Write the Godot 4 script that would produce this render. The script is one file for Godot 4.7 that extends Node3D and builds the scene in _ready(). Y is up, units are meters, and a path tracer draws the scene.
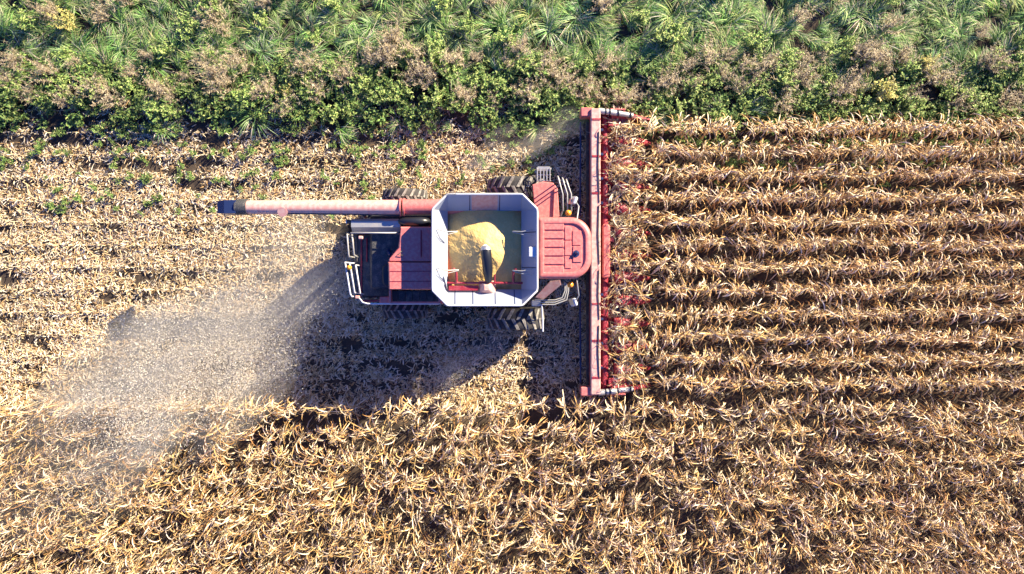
extends Node3D
# A combine cutting dry corn, seen straight down from a drone. x runs right in the picture, -z runs up in it, y is height.

var rng := RandomNumberGenerator.new()
var M := {}
var taken := {}
const ROW0 := -5.25        # first standing row
const PITCH := 0.762       # 30 inch rows
const EYE := 28.0

# ---------------------------------------------------------------- naming helpers
func numbered(called: String) -> String:
	var n: int = taken.get(called, 0)
	taken[called] = n + 1
	return called if n == 0 else "%s_%03d" % [called, n]

func tag(o: Node, label := "", category := "", group := "", kind := "") -> Node:
	if label: o.set_meta("label", label)
	if category: o.set_meta("category", category)
	if group: o.set_meta("group", group)
	if kind: o.set_meta("kind", kind)
	return o

func base(called: String, where: Vector3, turn := 0.0) -> Node3D:
	var o := Node3D.new()
	o.name = numbered(called)
	add_child(o)
	o.position = where
	o.rotation.y = turn
	return o

func holder(called: String, parent: Node3D, at := Vector3.ZERO) -> Node3D:
	var o := Node3D.new()
	o.name = called
	parent.add_child(o, true)
	o.position = at
	return o

func build(st: SurfaceTool, called: String, m: Material, parent: Node = null) -> MeshInstance3D:
	st.generate_normals()
	var o := MeshInstance3D.new()
	o.mesh = st.commit()
	o.material_override = m
	if parent == null:
		o.name = numbered(called)
		add_child(o)
	else:
		o.name = called
		parent.add_child(o, true)
	return o

func mb() -> SurfaceTool:
	var st := SurfaceTool.new()
	st.begin(Mesh.PRIMITIVE_TRIANGLES)
	st.set_smooth_group(-1)
	return st

# ---------------------------------------------------------------- shape helpers
func tri(st: SurfaceTool, a: Vector3, b: Vector3, c: Vector3) -> void:
	st.add_vertex(a); st.add_vertex(b); st.add_vertex(c)

func quad(st: SurfaceTool, a: Vector3, b: Vector3, c: Vector3, d: Vector3) -> void:
	tri(st, a, b, c); tri(st, a, c, d)

func face_out(st: SurfaceTool, pts: Array, mid: Vector3) -> void:
	var n: Vector3 = (pts[2] - pts[0]).cross(pts[1] - pts[0])
	var out: bool = n.dot((pts[0] + pts[1] + pts[2]) / 3.0 - mid) > 0.0
	for i in range(1, pts.size() - 1):
		if out: tri(st, pts[0], pts[i], pts[i + 1])
		else: tri(st, pts[0], pts[i + 1], pts[i])

# a box with chamfered edges, centre c, full size s, turned by basis b
func bx(st: SurfaceTool, c: Vector3, s: Vector3, bevel := 0.015, b := Basis()) -> void:
	st.set_smooth_group(-1)
	var h := s / 2.0
	var e: float = minf(bevel, minf(h.x, minf(h.y, h.z)) * 0.8)
	var P := func(sx: float, sy: float, sz: float, ax: int) -> Vector3:
		var v := Vector3(sx * h.x, sy * h.y, sz * h.z)
		if ax != 0: v.x -= sx * e
		if ax != 1: v.y -= sy * e
		if ax != 2: v.z -= sz * e
		return c + b * v
	for ax in 3:
		for sg in [-1.0, 1.0]:
			var pts := []
			for q in [[-1.0, -1.0], [1.0, -1.0], [1.0, 1.0], [-1.0, 1.0]]:
				var g := [0.0, 0.0, 0.0]
				g[ax] = sg; g[(ax + 1) % 3] = q[0]; g[(ax + 2) % 3] = q[1]
				pts.append(P.call(g[0], g[1], g[2], ax))
			face_out(st, pts, c)
	for ax in 3:
		var a1: int = (ax + 1) % 3
		var a2: int = (ax + 2) % 3
		for s1 in [-1.0, 1.0]:
			for s2 in [-1.0, 1.0]:
				var lo := [0.0, 0.0, 0.0]
				lo[a1] = s1; lo[a2] = s2
				var hi := lo.duplicate()
				lo[ax] = -1.0; hi[ax] = 1.0
				face_out(st, [P.call(lo[0], lo[1], lo[2], a1), P.call(hi[0], hi[1], hi[2], a1), P.call(hi[0], hi[1], hi[2], a2), P.call(lo[0], lo[1], lo[2], a2)], c)
	for sx in [-1.0, 1.0]:
		for sy in [-1.0, 1.0]:
			for sz in [-1.0, 1.0]:
				face_out(st, [P.call(sx, sy, sz, 0), P.call(sx, sy, sz, 1), P.call(sx, sy, sz, 2)], c)

func loft(st: SurfaceTool, rings: Array, closed := true, cap0 := true, cap1 := true, smooth := true) -> void:
	st.set_smooth_group(0 if smooth else -1)
	for k in rings.size() - 1:
		var a: PackedVector3Array = rings[k]
		var b: PackedVector3Array = rings[k + 1]
		var n := a.size()
		for i in (n if closed else n - 1):
			var j := (i + 1) % n
			quad(st, a[i], a[j], b[j], b[i])
	st.set_smooth_group(-1)
	for q in [[cap0, rings[0]], [cap1, rings[-1]]]:
		if q[0]:
			var r: PackedVector3Array = q[1]
			var mid := Vector3.ZERO
			for p in r: mid += p
			mid /= r.size()
			for i in r.size(): tri(st, mid, r[i], r[(i + 1) % r.size()])

# a round bar along a path, radius per point
func tube(st: SurfaceTool, pts: Array, radius, sides := 8, caps := true) -> void:
	var rings := []
	var d0: Vector3 = (pts[1] - pts[0]).normalized()
	var up := Vector3.UP if absf(d0.y) < 0.9 else Vector3.RIGHT
	var u: Vector3 = d0.cross(up).normalized()
	for i in pts.size():
		var d: Vector3
		if i == 0: d = d0
		elif i == pts.size() - 1: d = (pts[i] - pts[i - 1]).normalized()
		else: d = ((pts[i] - pts[i - 1]).normalized() + (pts[i + 1] - pts[i]).normalized()).normalized()
		if d.length() < 0.1: d = d0
		u = (u - d * u.dot(d)).normalized()
		var v := d.cross(u)
		var r: float = radius[i] if radius is Array else radius
		var ring := PackedVector3Array()
		for k in sides:
			var a := TAU * k / sides
			ring.append(pts[i] + (u * cos(a) + v * sin(a)) * r)
		rings.append(ring)
	loft(st, rings, true, caps, caps)

# an upright slab with the plan outline poly (x, z) between two heights; the top edge chamfered
func slab(st: SurfaceTool, poly: PackedVector2Array, y0: float, y1: float, bevel := 0.02) -> void:
	var mid := Vector2.ZERO
	for p in poly: mid += p
	mid /= poly.size()
	var ring := func(y: float, inset: float) -> PackedVector3Array:
		var r := PackedVector3Array()
		for p in poly:
			var q: Vector2 = p - (p - mid).normalized() * inset
			r.append(Vector3(q.x, y, q.y))
		return r
	loft(st, [ring.call(y0, 0.0), ring.call(y1 - bevel, 0.0), ring.call(y1, bevel)], true, true, false, false)
	var idx := Geometry2D.triangulate_polygon(poly)
	var top: PackedVector3Array = ring.call(y1, bevel)
	st.set_smooth_group(-1)
	for i in range(0, idx.size(), 3): tri(st, top[idx[i]], top[idx[i + 1]], top[idx[i + 2]])

# a flat sheet with thickness: quad a b c d pushed along its normal
func plate(st: SurfaceTool, pts: Array, thick: float) -> void:
	st.set_smooth_group(-1)
	var n: Vector3 = (pts[1] - pts[0]).cross(pts[2] - pts[0]).normalized() * thick
	var mid := Vector3.ZERO
	for p in pts: mid += p
	mid = mid / pts.size() + n / 2
	var back := []
	for p in pts: back.append(p + n)
	face_out(st, pts, mid)
	face_out(st, back, mid)
	for i in pts.size():
		var j: int = (i + 1) % pts.size()
		face_out(st, [pts[i], pts[j], back[j], back[i]], mid)

# a long leaf: a folded ribbon that leaves its base at an angle and bends down
func ribbon(st: SurfaceTool, at: Vector3, az: float, elev: float, length: float, width: float, droop: float, segs: int, fold: float, crumple: float) -> void:
	st.set_smooth_group(-1)
	var p := at
	var e := elev
	var a := az
	var tw := rng.randf_range(-0.5, 0.5)
	var twr := rng.randf_range(-1.0, 1.0) * crumple
	var step := length / segs
	var prev := []
	for i in segs + 1:
		var t := float(i) / segs
		var d := Vector3(cos(a) * cos(e), sin(e), sin(a) * cos(e))
		var side := Vector3(-sin(a), 0, cos(a))
		var up := side.cross(d).normalized()
		if up.y < 0 and i == 0: up = -up
		var s2 := (side * cos(tw) + up * sin(tw))
		var u2 := (up * cos(tw) - side * sin(tw))
		var w: float = width * (0.45 + 1.1 * t) if t < 0.45 else width * (1.0 - pow((t - 0.45) / 0.55, 1.6)) * 0.95
		w = maxf(w, 0.002)
		var cur := [p - s2 * w * 0.5, p - u2 * w * fold, p + s2 * w * 0.5]
		if fold <= 0.0: cur = [p - s2 * w * 0.5, p + s2 * w * 0.5]
		if prev:
			for k in cur.size() - 1: quad(st, prev[k], prev[k + 1], cur[k + 1], cur[k])
		prev = cur
		p += d * step
		e = maxf(e - droop * (0.6 + 0.8 * rng.randf()) / segs, -1.5)
		a += rng.randf_range(-1, 1) * crumple * 0.35
		tw += twr * 0.6 + rng.randf_range(-1, 1) * crumple * 0.35

# ---------------------------------------------------------------- materials
func lin(r: float, g: float, b: float) -> Color:
	return Color(r, g, b).linear_to_srgb()

func plain(c: Color, rough := 0.6, metal := 0.0) -> StandardMaterial3D:
	var m := StandardMaterial3D.new()
	m.albedo_color = c
	m.roughness = rough
	m.metallic = metal
	m.cull_mode = BaseMaterial3D.CULL_DISABLED
	return m

# colour map: a base colour with patches and specks of a second one
func patch_texture(c0: Color, c1: Color, c2: Color, amount: float, seed_no: int, size := 256, freq := 0.02) -> ImageTexture:
	var n := FastNoiseLite.new()
	n.seed = seed_no
	n.frequency = freq
	n.fractal_octaves = 5
	var f := FastNoiseLite.new()
	f.seed = seed_no + 7
	f.frequency = 0.16
	f.fractal_octaves = 3
	var a := n.get_seamless_image(size, size)
	var b := f.get_seamless_image(size, size)
	var im := Image.create(size, size, false, Image.FORMAT_RGB8)
	for y in size:
		for x in size:
			var k := a.get_pixel(x, y).r
			var g := b.get_pixel(x, y).r
			var t := clampf((k - 0.5) * 2.2 + (g - 0.5) * 1.5 + amount, 0.0, 1.0)
			var c := c0.lerp(c1, t)
			var t2 := clampf((g - 0.62) * 4.0, 0.0, 1.0)
			im.set_pixel(x, y, c.lerp(c2, t2 * 0.6))
	return ImageTexture.create_from_image(im)

func worn(c0: Color, c1: Color, c2: Color, amount: float, rough: float, seed_no: int, scale := 0.6, metal := 0.0) -> StandardMaterial3D:
	var m := plain(Color.WHITE, rough, metal)
	m.albedo_texture = patch_texture(c0, c1, c2, amount, seed_no)
	m.uv1_triplanar = true
	m.uv1_world_triplanar = true
	m.uv1_scale = Vector3.ONE * scale
	return m

func leafy(rough := 0.7, back := Color(0.3, 0.27, 0.18)) -> StandardMaterial3D:
	var m := plain(Color.WHITE, rough)
	m.vertex_color_use_as_albedo = true
	m.backlight_enabled = true
	m.backlight = back
	return m

func make_materials() -> void:
	M.red = worn(lin(0.53, 0.13, 0.12), lin(0.56, 0.20, 0.175), lin(0.58, 0.42, 0.34), 0.35, 0.42, 11, 1.3)
	M.red_deep = worn(lin(0.26, 0.012, 0.028), lin(0.32, 0.07, 0.08), lin(0.42, 0.30, 0.23), 0.2, 0.5, 17)
	M.red_faded = worn(lin(0.58, 0.27, 0.23), lin(0.62, 0.40, 0.34), lin(0.62, 0.52, 0.43), 0.5, 0.5, 23, 1.2)
	M.white = worn(lin(0.62, 0.63, 0.65), lin(0.54, 0.54, 0.53), lin(0.55, 0.50, 0.42), 0.05, 0.45, 31)
	M.tank = worn(lin(0.30, 0.345, 0.43), lin(0.29, 0.32, 0.38), lin(0.34, 0.34, 0.34), 0.1, 0.4, 33, 1.2)  # white paint mixed darker and bluer so its shaded walls read blue
	M.grey = worn(lin(0.36, 0.37, 0.37), lin(0.46, 0.43, 0.38), lin(0.52, 0.46, 0.37), 0.25, 0.45, 37, 0.6, 0.2)
	M.steel = worn(lin(0.50, 0.50, 0.50), lin(0.42, 0.38, 0.33), lin(0.5, 0.43, 0.34), 0.2, 0.35, 41, 0.8, 0.6)
	M.dark = worn(lin(0.035, 0.037, 0.042), lin(0.12, 0.11, 0.095), lin(0.26, 0.22, 0.17), 0.15, 0.6, 43)
	M.deck = worn(lin(0.055, 0.06, 0.065), lin(0.15, 0.14, 0.12), lin(0.32, 0.28, 0.21), 0.28, 0.6, 47)
	M.black = plain(lin(0.014, 0.016, 0.022), 0.35)
	M.rubber = worn(lin(0.02, 0.02, 0.022), lin(0.06, 0.055, 0.05), lin(0.14, 0.12, 0.1), 0.25, 0.8, 53, 0.9)
	M.lug = worn(lin(0.10, 0.095, 0.09), lin(0.30, 0.28, 0.24), lin(0.46, 0.42, 0.35), 0.5, 0.8, 57, 1.5)
	M.navy = plain(lin(0.02, 0.035, 0.10), 0.4)
	M.orange = plain(lin(0.85, 0.32, 0.03), 0.25)
	M.glass = plain(Color(0.5, 0.6, 0.65, 0.25), 0.05)
	M.glass.transparency = BaseMaterial3D.TRANSPARENCY_ALPHA
	M.grain = worn(lin(0.66, 0.43, 0.13), lin(0.70, 0.50, 0.19), lin(0.76, 0.62, 0.34), 0.35, 0.65, 59, 2.2)
	M.straw = leafy()
	M.green = leafy(0.7, Color(0.35, 0.42, 0.12))
	M.ground = plain(Color.WHITE, 0.95)
	M.ground.albedo_texture = patch_texture(lin(0.04, 0.028, 0.019), lin(0.085, 0.06, 0.038), lin(0.20, 0.15, 0.09), 0.25, 71, 1024, 0.012)
	M.ground.uv1_triplanar = true
	M.ground.uv1_world_triplanar = true
	M.ground.uv1_scale = Vector3.ONE * 0.17

# ---------------------------------------------------------------- setting
func lay_of_land(x: float, z: float, n: FastNoiseLite) -> float:
	var y := n.get_noise_2d(x, z) * 0.07 + n.get_noise_2d(x * 5.0 + 90.0, z * 5.0) * 0.025
	if z > -5.9 and absf(x) < 40.0 and absf(z) < 30.0:
		y += 0.025 * cos((z - ROW0) / PITCH * TAU)
	if absf(x) > 45.0 or absf(z) > 35.0: y = 0.0
	return y

func make_ground() -> void:
	var n := FastNoiseLite.new()
	n.seed = 5
	n.frequency = 0.4
	var xs := PackedFloat32Array()
	var zs := PackedFloat32Array()
	for v in [-900.0, -300.0, -120.0, -60.0, -40.0]: xs.append(v); zs.append(v)
	var x := -27.0
	while x <= 27.01: xs.append(x); x += 0.2
	var z := -20.0
	while z <= 18.01: zs.append(z); z += 0.127
	for v in [40.0, 60.0, 120.0, 300.0, 900.0]: xs.append(v); zs.append(v)
	var verts := PackedVector3Array()
	var norms := PackedVector3Array()
	for b in zs:
		for a in xs:
			verts.append(Vector3(a, lay_of_land(a, b, n), b))
			var dx := lay_of_land(a + 0.1, b, n) - lay_of_land(a - 0.1, b, n)
			var dz := lay_of_land(a, b + 0.06, n) - lay_of_land(a, b - 0.06, n)
			norms.append(Vector3(-dx / 0.2, 1, -dz / 0.12).normalized())
	var idx := PackedInt32Array()
	var w := xs.size()
	for j in zs.size() - 1:
		for i in w - 1:
			var k := j * w + i
			idx.append_array([k, k + 1, k + w + 1, k, k + w + 1, k + w])
	var arr := []
	arr.resize(Mesh.ARRAY_MAX)
	arr[Mesh.ARRAY_VERTEX] = verts
	arr[Mesh.ARRAY_NORMAL] = norms
	arr[Mesh.ARRAY_INDEX] = idx
	var me := ArrayMesh.new()
	me.add_surface_from_arrays(Mesh.PRIMITIVE_TRIANGLES, arr)
	var o := MeshInstance3D.new()
	o.name = "ground"
	o.mesh = me
	o.material_override = M.ground
	add_child(o)
	tag(o, "brown field soil under the corn stubble and weeds", "ground", "", "structure")

func scatter(called: String, mesh: Mesh, m: Material, places: Array, tints: Array, parent: Node) -> void:
	if places.is_empty(): return
	var mm := MultiMesh.new()
	mm.transform_format = MultiMesh.TRANSFORM_3D
	mm.use_colors = true
	mm.mesh = mesh
	mm.instance_count = places.size()
	for i in places.size():
		mm.set_instance_transform(i, places[i])
		mm.set_instance_color(i, tints[i])
	var o := MultiMeshInstance3D.new()
	o.name = called
	o.multimesh = mm
	o.material_override = m
	parent.add_child(o, true)

func spread(called: String, part: String, meshes: Array, m: Material, spots: Array, label: String, category: String) -> void:
	# spots: [transform, tint, which mesh]; one stuff object, one MultiMesh for each variant
	var root := base(called, Vector3.ZERO)
	tag(root, label, category, "", "stuff")
	for k in meshes.size():
		var p := []
		var c := []
		for s in spots:
			if s[2] == k: p.append(s[0]); c.append(s[1])
		scatter(part, meshes[k], m, p, c, root)

func straw_color() -> Color:
	var r := rng.randf()
	if r < 0.36: return Color(0.78, 0.69, 0.51) * rng.randf_range(0.85, 1.1)
	if r < 0.78: return Color(0.64, 0.48, 0.27) * rng.randf_range(0.75, 1.15)
	if r < 0.93: return Color(0.46, 0.29, 0.12) * rng.randf_range(0.8, 1.1)
	return Color(0.30, 0.19, 0.10)

func litter_mesh(seed_no: int, count: int, reach: float, deep: float) -> Mesh:
	rng.seed = seed_no
	var st := mb()
	for i in count:
		st.set_color(straw_color())
		var p := Vector3(rng.randf_range(-1, 1) * reach, rng.randf_range(0.0, 0.06), rng.randf_range(-1, 1) * deep)
		var az := rng.randf() * TAU
		var r := rng.randf()
		if r < 0.72:   # torn leaf
			ribbon(st, p, az, rng.randf_range(0.0, 0.7), rng.randf_range(0.07, 0.22), rng.randf_range(0.014, 0.034), rng.randf_range(0.3, 1.6), 3, 0.0, 0.8)
		elif r < 0.86: # husk
			ribbon(st, p, az, rng.randf_range(0.1, 0.6), rng.randf_range(0.10, 0.2), rng.randf_range(0.04, 0.065), 1.0, 3, 0.25, 0.3)
		else:          # stalk piece
			var d := Vector3(cos(az), rng.randf_range(-0.05, 0.3), sin(az)).normalized() * rng.randf_range(0.06, 0.22)
			tube(st, [p + Vector3(0, 0.015, 0), p + d + Vector3(0, 0.015, 0)], 0.011, 4)
	st.generate_normals()
	return st.commit()

func make_litter() -> void:
	var meshes := []
	for k in 8: meshes.append(litter_mesh(300 + k, 62, 0.45, 0.16))
	rng.seed = 41
	var spots := []
	var n := FastNoiseLite.new()
	n.seed = 9
	n.frequency = 0.35
	# cut ground: everything left of the header between the weeds and the standing corn, thickest along the old rows
	var x := -24.0
	while x < 3.6:
		var z := -6.4
		while z < 3.9:
			var px := x + rng.randf_range(-0.2, 0.2)
			var pz := z + rng.randf_range(-0.09, 0.09)
			var ph := fposmod((pz - ROW0) / PITCH, 1.0)
			var big := n.get_noise_2d(px * 0.45, pz * 0.45)
			var keep := 0.90 + 0.55 * n.get_noise_2d(px, pz) + 0.4 * big - (0.42 if ph > 0.12 and ph < 0.55 else 0.0)
			if pz < -3.6: keep -= 0.20
			if pz < -5.2: keep -= 0.25
			if rng.randf() < keep:
				var b := Basis(Vector3.UP, (PI if rng.randf() < 0.5 else 0.0) + rng.randf_range(-0.35, 0.35)).scaled(Vector3.ONE * rng.randf_range(0.85, 1.25))
				var t := rng.randf_range(0.8, 1.1) + 0.25 * big
				spots.append([Transform3D(b, Vector3(px, 0.01, pz)), Color(t, t, t * rng.randf_range(0.9, 1.08)), rng.randi() % 8])
			z += 0.19
		x += 0.46
	spread("chopped_straw", "straw_bits", meshes, M.straw, spots, "chopped corn leaves, husks and stalk bits strewn over the cut strip", "straw")
	# between the standing rows there is less of it
	spots = []
	rng.seed = 43
	x = -25.0
	while x < 25.0:
		var z2 := -6.2
		while z2 < 13.0:
			if (z2 > 3.7 or x > 3.6) and rng.randf() < 0.35:
				var t2 := rng.randf_range(0.35, 0.7)  # darkened tint deepens the shade between the rows
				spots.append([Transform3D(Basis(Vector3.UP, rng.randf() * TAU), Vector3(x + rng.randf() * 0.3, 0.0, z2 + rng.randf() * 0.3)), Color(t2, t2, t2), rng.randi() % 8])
			z2 += 0.6
		x += 0.6
	spread("fallen_leaves", "leaf_bits", meshes, M.straw, spots, "fallen corn leaves lying on the soil between the standing rows", "leaves")

func make_stubble() -> void:
	var meshes := []
	for k in 6:
		rng.seed = 500 + k
		var st := mb()
		st.set_color(Color(0.70, 0.58, 0.36) * rng.randf_range(0.85, 1.1))
		var h := rng.randf_range(0.16, 0.34)
		tube(st, [Vector3.ZERO, Vector3(rng.randf_range(-0.05, 0.05), h, rng.randf_range(-0.05, 0.05))], [0.016, 0.013], 6)
		for j in 2 + k % 2:
			st.set_color(straw_color())
			ribbon(st, Vector3(0, rng.randf_range(0.03, h), 0), rng.randf() * TAU, rng.randf_range(0.2, 1.0), rng.randf_range(0.12, 0.3), 0.03, 2.0, 4, 0.0, 0.8)
		st.generate_normals()
		meshes.append(st.commit())
	rng.seed = 55
	var spots := []
	for r in range(-1, 12):
		var x := -24.0
		while x < 2.4:
			x += rng.randf_range(0.11, 0.2)
			var z := ROW0 + r * PITCH + rng.randf_range(-0.025, 0.025)
			var b := Basis(Vector3.UP, rng.randf() * TAU) * Basis(Vector3.RIGHT, rng.randf_range(-0.25, 0.25))
			var t := rng.randf_range(0.85, 1.15)
			spots.append([Transform3D(b, Vector3(x, 0, z)), Color(t, t, t), rng.randi() % 6])
	spread("corn_stubble", "stubs", meshes, M.straw, spots, "rows of short cut corn stubs left on the harvested strip", "stubble")

# ---------------------------------------------------------------- corn
func corn_leaf_color() -> Color:
	var r := rng.randf()
	if r < 0.40: return Color(0.82, 0.68, 0.47) * rng.randf_range(0.85, 1.12)
	if r < 0.82: return Color(0.62, 0.40, 0.16) * rng.randf_range(0.8, 1.15)
	return Color(0.36, 0.19, 0.065) * rng.randf_range(0.8, 1.15)

# the pieces of one dry corn plant: stalk, foliage, ear, tassel
func corn_parts(seed_no: int, kind: int) -> Array:
	rng.seed = seed_no
	var h := rng.randf_range(1.55, 1.95)
	var bend := Vector3(rng.randf_range(-0.08, 0.08), 0, rng.randf_range(-0.08, 0.08))
	var axis := func(t: float) -> Vector3: return Vector3(0, t * h, 0) + bend * t * t
	var stalk := mb()
	stalk.set_color(Color(0.55, 0.42, 0.22) * rng.randf_range(0.8, 1.1))
	tube(stalk, [axis.call(0.0), axis.call(0.35), axis.call(0.7), axis.call(1.0)], [0.014, 0.012, 0.009, 0.004], 5)
	var leaves := mb()
	var n := 10 + rng.randi() % 3
	var plane := rng.randf() * PI
	for i in n:
		var t := 0.40 + 0.57 * float(i) / (n - 1)
		leaves.set_color(corn_leaf_color())
		var az := plane + PI * (i % 2) + rng.randf_range(-0.8, 0.8)
		var l := rng.randf_range(0.48, 0.88) * (1.0 - 0.35 * maxf(0.0, t - 0.7) / 0.3)
		ribbon(leaves, axis.call(t), az, rng.randf_range(0.1, 1.0), l, rng.randf_range(0.024, 0.044), rng.randf_range(2.0, 4.0), 7, 0.22, 0.45)
	var ear := mb()
	ear.set_color(Color(0.68, 0.55, 0.34) * rng.randf_range(0.9, 1.1))
	var e0: Vector3 = axis.call(0.5)
	var ea := rng.randf() * TAU
	var ed := Vector3(cos(ea), -0.5, sin(ea)).normalized()
	tube(ear, [e0, e0 + ed * 0.06, e0 + ed * 0.14, e0 + ed * 0.22, e0 + ed * 0.27], [0.008, 0.026, 0.028, 0.018, 0.003], 6)
	for j in 3:
		ribbon(ear, e0 + ed * 0.05, ea + rng.randf_range(-1.2, 1.2), 0.2, 0.2, 0.045, 2.0, 3, 0.2, 0.4)
	var tassel := mb()
	tassel.set_color(Color(0.52, 0.37, 0.18))
	for j in 5:
		ribbon(tassel, axis.call(0.98), rng.randf() * TAU, rng.randf_range(0.6, 1.4), rng.randf_range(0.12, 0.2), 0.010, 1.4, 3, 0.0, 0.3)
	return [["stalk", stalk], ["foliage", leaves], ["ear", ear], ["tassel", tassel]]

func corn_spot(x: float, z: float, lean_to: Vector3, jitter: float) -> Transform3D:
	var axis := Vector3(lean_to.z, 0, -lean_to.x)
	var b := Basis(Vector3.UP, rng.randf() * TAU)
	var l := Vector3(axis.x + rng.randf_range(-jitter, jitter), 0, axis.z + rng.randf_range(-jitter, jitter))
	if l.length() > 0.001: b = Basis(l.normalized(), l.length()) * b
	b = b.scaled_local(Vector3.ONE * rng.randf_range(0.86, 1.1))
	return Transform3D(b, Vector3(x, -0.02, z))

func make_corn() -> void:
	var VARS := 14
	var meshes := []
	var singles := []
	for k in VARS:
		var parts := corn_parts(900 + k * 13, k)
		var whole := mb()
		var pm := []
		for p in parts:
			p[1].generate_normals()
			var me: ArrayMesh = p[1].commit()
			pm.append([p[0], me])
			whole.append_from(me, 0, Transform3D())
		meshes.append(whole.commit())
		singles.append(pm)
	var protos := []
	rng.seed = 77
	var spots := []
	var gap := FastNoiseLite.new()
	gap.seed = 3
	gap.frequency = 0.5
	var lodge := FastNoiseLite.new()
	lodge.seed = 21
	lodge.frequency = 0.13
	for r in range(0, 25):
		var z0 := ROW0 + r * PITCH
		var x := -25.0
		while x < 25.0:
			x += rng.randf_range(0.12, 0.20) if r < 12 else rng.randf_range(0.13, 0.23)
			var z := z0 + rng.randf_range(-0.04, 0.04)
			if r < 12 and x < 3.55: continue
			if gap.get_noise_2d(x * 2.0, z0 * 3.0) > (0.42 if r < 12 else 0.31): continue
			var lean := Vector3.ZERO
			var jit := 0.10
			if r >= 12:      # this part of the field has begun to go down
				var g := lodge.get_noise_2d(x, z)
				lean = Vector3(g * 0.2 - 0.04, 0, 0.10 + g * 0.12)
				jit = 0.13
			if r < 12 and x < 4.7: jit = 0.28; lean = Vector3(-0.15, 0, 0)
			var tr := corn_spot(x, z, lean, jit)
			var t := rng.randf_range(0.85, 1.12)
			var tint := Color(t, t * rng.randf_range(0.94, 1.02), t * rng.randf_range(0.85, 1.05))
			var v := rng.randi() % VARS
			var single := (r == 12 and absf(x) < 17.6) or (r == 0 and x > 4.6 and x < 17.6)
			if not single:
				spots.append([tr, tint, v])
				continue
			var o := base("corn_plant", Vector3.ZERO)
			o.transform = tr
			for p in singles[v]:
				var part := MeshInstance3D.new()
				part.name = p[0]
				part.mesh = p[1]
				part.material_override = M.straw
				o.add_child(part)
			if r == 0:
				tag(o, "dry corn plant in the topmost standing row, right beside the green weeds", "corn plant", "corn plants of the row beside the weeds")
			elif x > 2.6:
				tag(o, "dry corn plant in the row passing just below the header's lower end", "corn plant", "corn plants of the row below the header end")
			elif x > -6.5:
				tag(o, "dry corn plant edging the shaded cut strip below the combine", "corn plant", "corn plants edging the strip below the combine")
			else:
				tag(o, "dry dusty corn plant edging the cut stubble at lower left", "corn plant", "corn plants edging the stubble at lower left")
	spread("standing_corn", "plants", meshes, M.straw, spots, "field of dry standing corn in straight rows", "corn")

# ---------------------------------------------------------------- weeds
func grass_mesh(seed_no: int, blades: int, tall: float, comb: float) -> Mesh:
	rng.seed = seed_no
	var st := mb()
	for i in blades:
		var r := rng.randf()
		if r < 0.50: st.set_color(Color(0.13, 0.27, 0.055) * rng.randf_range(0.75, 1.4))
		elif r < 0.84: st.set_color(Color(0.32, 0.43, 0.15) * rng.randf_range(0.8, 1.3))
		else: st.set_color(Color(0.52, 0.47, 0.29) * rng.randf_range(0.8, 1.2))
		var a := rng.randf() * TAU
		var rad := rng.randf() * 0.22
		var az := a * (1.0 - comb) + rng.randf_range(-0.7, 0.7) * comb
		ribbon(st, Vector3(cos(a) * rad, 0, sin(a) * rad), az, rng.randf_range(0.9, 1.45), tall * rng.randf_range(0.65, 1.15), rng.randf_range(0.013, 0.026), rng.randf_range(1.3, 2.6), 6, 0.0, 0.12)
	st.generate_normals()
	return st.commit()

func stemmed(seed_no: int, stems: int, tall: float, spread_r: float, leaf: Vector2, per_stem: int, cols: Array, twiggy: bool) -> Array:
	# [stems tool, foliage tool]
	rng.seed = seed_no
	var a := mb()
	var b := mb()
	for s in stems:
		var az := rng.randf() * TAU
		var out := rng.randf() * spread_r
		var p0 := Vector3(cos(az), 0, sin(az)) * out * 0.2
		var h := tall * rng.randf_range(0.6, 1.1)
		var p1 := Vector3(cos(az) * out * 0.7, h * 0.6, sin(az) * out * 0.7)
		var p2 := Vector3(cos(az) * out + rng.randf_range(-0.08, 0.08), h, sin(az) * out + rng.randf_range(-0.08, 0.08))
		a.set_color(cols[0] * rng.randf_range(0.7, 1.1))
		tube(a, [p0, p1, p2], [0.008, 0.006, 0.002], 4)
		for i in per_stem:
			var t := rng.randf_range(0.3, 1.0)
			var p := p0.lerp(p1, t / 0.6) if t < 0.6 else p1.lerp(p2, (t - 0.6) / 0.4)
			var c: Color = cols[1 + rng.randi() % (cols.size() - 1)]
			b.set_color(c * rng.randf_range(0.75, 1.25))
			if twiggy:
				var la := rng.randf() * TAU
				ribbon(b, p, la, rng.randf_range(0.2, 1.2), leaf.x * rng.randf_range(0.5, 1.3), leaf.y * rng.randf_range(0.5, 1.2), rng.randf_range(0.0, 1.4), 3, 0.0, 0.5)
			else:
				ribbon(b, p, rng.randf() * TAU, rng.randf_range(-0.2, 1.0), leaf.x * rng.randf_range(0.6, 1.3), leaf.y * rng.randf_range(0.7, 1.2), rng.randf_range(0.4, 1.6), 3, 0.15, 0.25)
	return [a, b]

func landmark(x: float) -> String:
	if x < -9.0: return "left of the spout tip"
	if x < -2.2: return "above the long auger tube"
	if x < 2.4: return "between grain tank and header end"
	if x < 10.0: return "above the first corn row"
	return "towards the right picture edge"

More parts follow.
